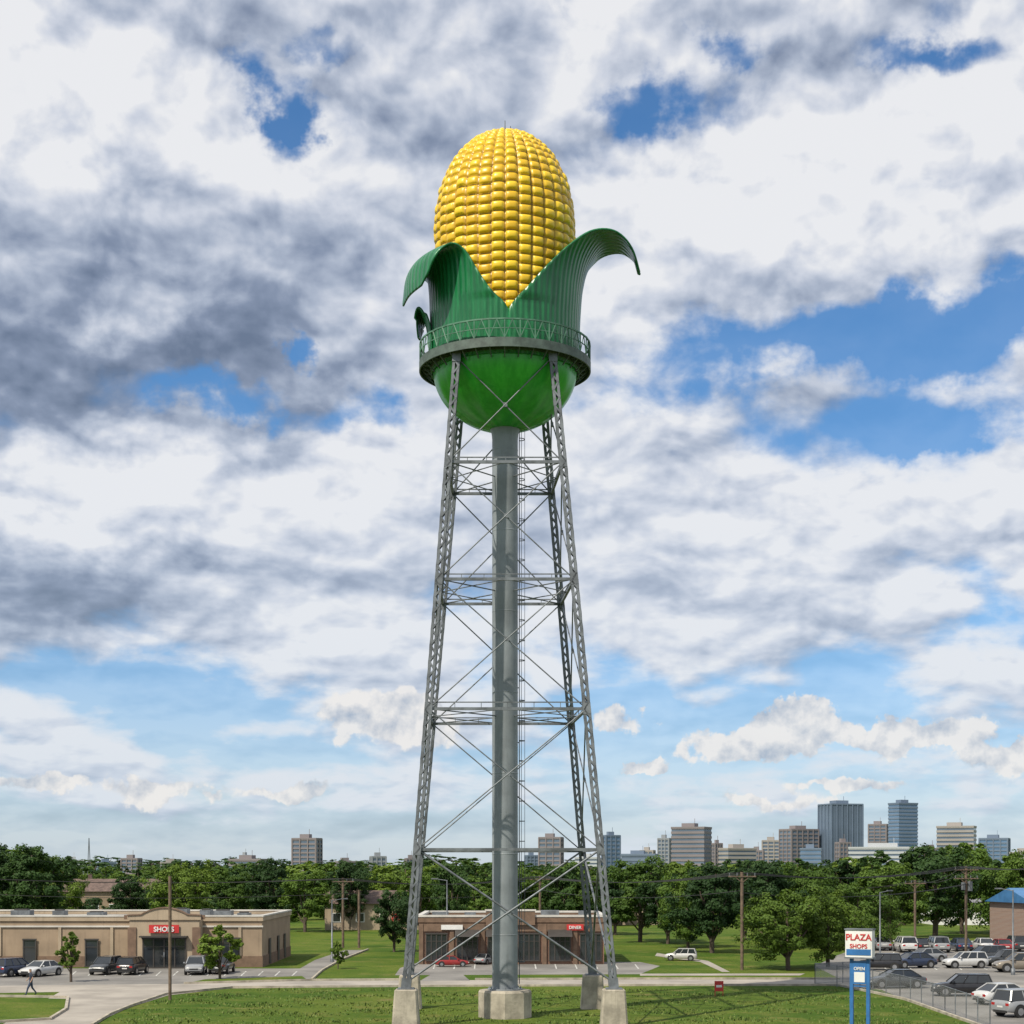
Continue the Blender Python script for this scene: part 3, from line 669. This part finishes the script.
treeP('young_tree',slim,71,982,56,1.05); treeP('young_tree',small,220,979,54,1.05); treeP('young_tree',small,338,969,28,.9)
treeP('deciduous_tree',big[2],394,952,64,.9); treeP('deciduous_tree',big[2],452,940,80,.7)
for px,py,h,m,s in ((712,953,92,2,1.05),(688,948,78,3,.85),(640,942,86,0,1.05),(668,944,72,2,1.),(788,970,84,1,1.15),(828,967,76,1,1.1),(765,948,90,2,1.),(858,950,68,3,1.),(808,945,82,0,1.1),(745,940,76,2,.9),(890,942,80,0,1.2),(935,938,96,2,1.15),(962,934,84,3,1.),(1000,932,68,2,1.2),(1030,934,84,0,1.),(615,935,66,2,1.),(32,938,96,2,1.1),(-10,936,94,2,1.),(62,930,56,1,1.),(130,928,54,2,1.),(185,930,70,1,1.),(232,930,58,0,1.),(270,930,74,2,.8),(305,932,62,0,1.1),(350,930,72,2,.8),(420,934,62,0,.9),(562,934,72,2,1.),(590,934,60,3,.9),(515,934,66,0,1.)):
    treeP('deciduous_tree',big[m],px,py,h,s)
TL=empty('tree_line')
xp=[-150,0,50,70,120,180,240,300,420,440,540,600,640,700,780,850,900,960,1024,1200]
yp=[850,846,850,866,869,862,866,867,868,861,864,869,863,862,863,864,850,846,859,852]
for i in range(120):
    px=-130+i*1290/120+random.uniform(-6,6); d=random.uniform(250,400); top=np.interp(px,xp,yp)+random.choice([-5,-1,1,4,8,11])+random.uniform(-2,2)
    tree('tree_line_part',random.choice(TM),PX(px,d),d,max(4,ZY(top,d)),TL,random.uniform(.9,1.4))
for i in range(70):
    px=-130+i*1290/70+random.uniform(-8,8); d=random.uniform(225,262)
    tree('tree_line_part',random.choice([bush,bush,TM[4],TM[5]]),PX(px,d),d,random.uniform(2.2,5.0),TL,random.uniform(1.,1.4))
FR=empty('distant_forest')
for i in range(300):
    d=random.uniform(450,1200)if i<170 else random.uniform(1600,3800); px=random.uniform(-150,1170)
    tree('forest_part',random.choice(LD),PX(px,d),d,random.uniform(7,10) if d<1300 else random.uniform(10,20),FR,random.uniform(1.4,2.) if d<1300 else random.uniform(2.5,4.5))

# ---------------- cars
paints={}
def paint(c):
    if c not in paints:
        m,n_,b=newmat('car_paint'); q=NT(n_); tc=q.n('ShaderNodeTexCoord').outputs['Object']
        q.put(b.inputs['Base Color'],q.mix(q.mr(q.noise(tc,1.5,5,.6),.3,.7,0,.3),c,tuple(v*.6+.03 for v in c))); b.inputs['Roughness'].default_value=.3; b.inputs['Metallic'].default_value=.15; b.inputs['Coat Weight'].default_value=.5
        paints[c]=m
    return paints[c]
lampw=mat('headlamp',(.6,.6,.58),.2,.05,2); lampr=mat('tail_lamp',(.35,.02,.02),.25,.1,2)
ccache={}
def carmesh(kind,c):
    key=(kind,c)
    if key in ccache: return ccache[key]
    mb=MB()
    if kind=='sedan':
        st=[(-2.3,.42,.60,.74),(-2.26,.30,.86,.82),(-1.9,.24,.95,.88),(-1.2,.22,.98,.91),(0,.22,.97,.92),(.95,.22,.95,.91),(1.6,.23,.86,.89),(2.05,.26,.76,.84),(2.25,.32,.66,.76),(2.3,.42,.55,.70)]
        gb=(-1.85,1.05,.94,.83); gt=(-1.10,.25,1.43,.60)
    elif kind=='suv':
        st=[(-2.3,.45,.75,.82),(-2.27,.36,1.05,.88),(-1.8,.30,1.12,.92),(-1.0,.28,1.12,.94),(0,.28,1.10,.94),(.95,.28,1.08,.93),(1.5,.29,1.03,.92),(2.0,.32,.95,.88),(2.25,.36,.82,.80),(2.32,.45,.65,.74)]
        gb=(-2.2,1.10,1.09,.87); gt=(-1.95,.35,1.72,.68)
    else:
        st=[(-2.7,.5,.8,.9),(-2.68,.45,1.05,.92),(-2.0,.4,1.08,.95),(-1.0,.38,1.08,.96),(0,.38,1.08,.96),(1.2,.38,1.08,.95),(1.7,.38,1.06,.94),(2.3,.4,1.0,.9),(2.55,.45,.85,.84),(2.6,.5,.7,.8)]
        gb=(-.7,1.35,1.06,.88); gt=(-.55,.65,1.78,.70)
    n=0; vs=[]; 
    for (x_,zb,zt,hw) in st:
        zm=(zb+zt)/2
        half=[(0,zb),(hw*.88,zb),(hw*.98,zb+.1),(hw,zm),(hw*.97,zt-.12),(hw*.88,zt-.02),(hw*.5,zt+.015)]
        ring=half+[(0,zt+.02)]+[(-a,b_) for a,b_ in half[:0:-1]]
        n=len(ring); vs+=[(x_,a,b_) for a,b_ in ring]
    ns=len(st); fs=[(j*n+i,(j+1)*n+i,(j+1)*n+(i+1)%n,j*n+(i+1)%n) for j in range(ns-1) for i in range(n)]
    mb.add(vs,fs,0,True); mb.add(vs[:n],[tuple(range(n))],0); mb.add(vs[-n:],[tuple(range(n))[::-1]],0)
    x0,x1,zb,hb=gb; y0,y1,zt,ht=gt
    Bq=[(x0,-hb,zb),(x1,-hb,zb),(x1,hb,zb),(x0,hb,zb)]; Tq=[(y0,-ht,zt),(y1,-ht,zt),(y1,ht,zt),(y0,ht,zt)]
    mb.add(Bq+Tq,[(0,1,5,4),(1,2,6,5),(2,3,7,6),(3,0,4,7)],1)
    rv=[]; 
    for i in range(5):
        u=i/4; 
        for j in range(5):
            v=j/4*2-1; xx=y0-.05+(y1-y0+.1)*u; rv.append((xx,v*(ht+.03),zt+.06*(1-v*v)*math.sin(math.pi*(.15+.7*u))+.005))
    mb.add(rv,[(i*5+j,(i+1)*5+j,(i+1)*5+j+1,i*5+j+1) for i in range(4) for j in range(4)],0,True)
    for a in range(4): mb.beam(Bq[a],Tq[a],.09,.07,0)
    for a,b_ in ((0,1),(1,2),(2,3),(3,0)): mb.beam(Tq[a],Tq[b_],.08,.06,0)
    for s in (-1,1):
        for t in ((.5,) if kind=='sedan' else (.36,.68)):
            mb.beam((x0+(x1-x0)*t,s*hb,zb),(y0+(y1-y0)*t,s*ht,zt),.09,.05,0)
        mb.beam((x1-.35,s*(hb+.08),zb+.06),(x1-.2,s*(hb+.22),zb+.1),.14,.13,0)
    xf=st[-1][0]; xr=st[0][0]; hw=st[4][3]
    for s in (-1,1):
        z_=st[-1][2]; mb.box(xf-.10,xf-.01,s*.62-.16,s*.62+.16,z_-.03,z_+.10,4); mb.box(xr+.0,xr+.09,s*.64-.15,s*.64+.15,st[0][2]+.0,st[0][2]+.17,5)
        for wx in (xr+.85,xf-.88):
            r=.34 if kind=='sedan' else .38
            mb.beam((wx,s*(hw-.12),r+.03),(wx,s*(hw+.008),r+.03),2*r+.14,n=20,mi=3)
            mb.beam((wx,s*(hw-.2),r),(wx,s*(hw+.03),r),2*r,n=20,mi=3); mb.beam((wx,s*(hw),r),(wx,s*(hw+.04),r),1.25*r,n=12,mi=2)
    mb.box(xf-.04,xf+.015,-.42,.42,st[-1][2]-.1,st[-1][2]+.02,3); mb.box(xf-.06,xf+.02,-.6,.6,.3,.44,3); mb.box(xr-.02,xr+.06,-.6,.6,.3,.46,3); mb.box(xr-.02,xr+.05,-.25,.25,.62,.74,4)
    me=mb.mesh('car_'+kind,[paint(c),glass,rimm,rubber,lampw,lampr]); ccache[key]=me; return me
Wc=(.56,.56,.55);Bc=(.012,.012,.015);Sc=(.28,.29,.30);Dc=(.045,.05,.055);Rc=(.30,.02,.02);Nc=(.02,.035,.08);Tc=(.22,.19,.15)
def car(px,py,rot,c,kind='sedan',sc=.86):
    x_,y_=G(px,py); o=bpy.data.objects.new('parked_car' if kind!='truck' else 'pickup_truck',carmesh(kind,c)); col.objects.link(o); o.location=(x_,y_,.01); o.rotation_euler=(0,0,math.radians(rot)); o.scale=(sc,)*3
for a in [(14,976,65,Nc,'suv',.78),(41,976,-115,Wc,'sedan',.78),(106,974,-100,Dc,'suv',.76),(133,974,82,Bc,'suv',.76),(196,974,-85,Sc,'suv',.76),(222,973,90,Dc,'truck',.76),(452,966.5,5,Rc,'sedan',.6),(487,964,60,Sc,'sedan',.6),(681,960.5,170,Wc,'suv',.6),
  (-20,976,90,Sc,'sedan'),
  (895,988,188,Dc,'sedan'),(962,996,175,Bc,'suv',.8),(1006,1004,20,Wc,'sedan'),(1028,1016,25,Sc,'suv'),
  (912,968,200,Nc,'sedan'),(880,970,170,Bc,'suv',.75),(965,968,185,Wc,'suv',.75),(1008,966,190,Dc,'truck',.75),(925,962,200,Sc,'sedan',.8),(985,962,190,Dc,'suv',.8),
  (905,952,90,Wc,'suv'),(921,951,90,Bc,'sedan'),(937,952,90,Sc,'suv'),(960,951,90,Nc,'sedan'),(983,951,90,Wc,'sedan'),(1001,952,90,Rc,'sedan'),(1016,951,90,Dc,'suv'),(880,950,90,Sc,'sedan'),(1020,972,180,Tc,'suv')]: car(*a)

# ---------------- poles, wires
def pole(px,py,top,arms=1,trans=False,name='utility_pole',r=.26):
    x_,y_=G(px,py); h=ZY(top,y_); e_=MB()
    e_.beam((0,0,-.2),(0,0,h),r,n=10)
    for i in range(arms):
        z_=h-.35-i*.8; e_.beam((-1.1,-.12,z_),(1.1,-.12,z_),.12,.1)
        for s in (-1,-.4,.4,1): e_.beam((s,-.12,z_),(s,-.12,z_+.28),.09,n=6,mi=1)
        e_.beam((-.6,-.12,z_),(0,-.1,z_-.5),.05); e_.beam((.6,-.12,z_),(0,-.1,z_-.5),.05)
    if trans: e_.beam((.32,-.2,h-2.3),(.32,-.2,h-1.4),.45,n=12,mi=1); e_.beam((-.3,-.2,h-2.2),(-.3,-.2,h-1.5),.4,n=12,mi=1)
    e_.obj(name,[wood,steel],None,(x_,y_,0)); return (x_,y_,h)
p1=pole(170,1000,876,0,r=.2); p2=pole(742,970,872,1); p3=pole(915,945,880,1); p4=pole(966,955,866,2,True); p5=pole(343,948,878,1); p6=pole(359,948,890,0); p7=pole(1130,985,850,1); p8=pole(-120,950,872,1); p9=pole(540,944,876,1); p10=pole(815,940,882,1)
wm=mat('wire',(.03,.03,.03),.6,.1,1)
def wires(a,b_,offs=(-1,-.4,.4,1),dz=0.,sag=.7):
    mb=MB()
    for o_ in offs:
        pr_=None
        for i in range(13):
            t=i/12; p=(a[0]+(b_[0]-a[0])*t+o_*.8,a[1]+(b_[1]-a[1])*t-.12,a[2]*(1-t)+b_[2]*t-.05-dz-sag*4*t*(1-t))
            if pr_: mb.beam(pr_,p,.045,n=4)
            pr_=p
    mb.obj('power_line',[wm])
wires(p8,p5); wires(p5,p9); wires(p9,p2); wires(p2,p4); wires(p4,p7); wires(p3,p4,(-.5,.5)); wires(p10,p3,(-.4,.4)); wires(p5,p9,(0,),1.4); wires(p9,p2,(0,),1.4); wires(p8,p5,(0,),1.5); wires(p2,p4,(0,.3),1.6)
def lamp(px,py,top,rot=0):
    x_,y_=G(px,py); h=ZY(top,y_); mb=MB(); mb.rev([(.16,0),(.16,.5),(.08,.52),(.05,h)],n=10); mb.beam((0,0,h-.05),(1.0,0,h+.1),.06,n=6); mb.box(.8,1.35,-.12,.12,h+.06,h+.15)
    mb.obj('street_lamp',[steel],None,(x_,y_,0),rot)
lamp(332,962,900,.3); lamp(1013,975,890,2.6); lamp(880,962,892,.5); lamp(447,962,880,3.)
# pylon sign
xs,ys=G(860,1031); ps=empty('pylon_sign',(xs,ys,0),math.radians(-28)); mb=MB()
z=lambda py: ZY(py,ys)
mb.beam((-.42,0,-.2),(-.42,0,z(957)),.17,.17,mi=0,up=(0,1,0)); mb.beam((.42,0,-.2),(.42,0,z(957)),.17,.17,mi=0,up=(0,1,0))
mb.box(-.68,.68,-.25,.25,z(957),z(930),1); mb.box(-.72,.72,-.29,.29,z(930),z(930)+.07,2); mb.box(-.72,.72,-.29,.29,z(957)-.07,z(957),2)
mb.box(-.62,.62,-.262,-.253,z(955),z(932),3)
mb.box(-.62,.62,-.27,-.263,z(955),z(949),0)
mb.box(-.33,.33,-.1,.1,z(984),z(961),0); mb.box(-.27,.27,-.112,-.103,z(982),z(972),3)
mb.beam((-.42,0,z(986)),(.42,0,z(986)),.08,.08)
mb.obj('pylon_frame',[bluep,white,steel,white],ps)
text('pylon_lettering','PLAZA',.44,(0,-.275,z(940)),redp,ps,0,.01); text('pylon_lettering_2','SHOPS',.30,(0,-.275,z(948)),redp,ps,0,.01); text('pylon_lettering_3','OPEN',.22,(0,-.12,z(970)),white,ps,0,.008)
x_,y_=G(719,996); mb=MB()
for s in (-.25,.25): mb.beam((s,0,0),(s,0,.95),.05)
mb.box(-.28,.28,-.04,.04,.3,.95,0); mb.box(-.18,.18,-.05,-.042,.55,.70,1)
mb.obj('yard_sign',[redp,white],None,(x_,y_,0),-.1)
fm,n_,b=newmat('chain_link'); q=NT(n_)
sx_=q.n('ShaderNodeSeparateXYZ'); q.put(sx_.inputs[0],q.n('ShaderNodeTexCoord').outputs['Object'])
s1=q.M('ADD',sx_.outputs[0],sx_.outputs[2]); s2=q.M('SUBTRACT',sx_.outputs[0],sx_.outputs[2])
f1=q.M('LESS_THAN',q.M('FRACT',q.M('MULTIPLY',s1,9.)),.13); f2=q.M('LESS_THAN',q.M('FRACT',q.M('MULTIPLY',s2,9.)),.13)
b.inputs['Base Color'].default_value=(.3,.31,.32,1); b.inputs['Roughness'].default_value=.5; q.put(b.inputs['Alpha'],q.M('MAXIMUM',f1,f2))
def fence(pts):
    e_=empty('chain_link_fence'); mb=MB()
    for a,b_ in zip(pts,pts[1:]):
        a=Vector((*a,0)); b_=Vector((*b_,0)); L=(b_-a).length; n=max(1,round(L/2.6))
        for i in range(n+1): p=a.lerp(b_,i/n); mb.beam(p,p+Vector((0,0,1.5)),.06,n=8)
        mb.beam(a+Vector((0,0,1.45)),b_+Vector((0,0,1.45)),.05,n=6); mb.beam(a+Vector((0,0,.1)),b_+Vector((0,0,.1)),.03,n=6)
        f=MB(); f.add([(0,0,.06),(L,0,.06),(L,0,1.44),(0,0,1.44)],[(0,1,2,3)]); f.obj('fence_mesh',[fm],e_,(a.x,a.y,0),math.atan2(b_.y-a.y,b_.x-a.x))
    mb.obj('fence_posts',[steel],e_)
fence([G(815,984.5),G(860,990),G(900,998.5),G(945,1012),G(990,1030)])
fence([G(815,984.5),G(870,981.5)])
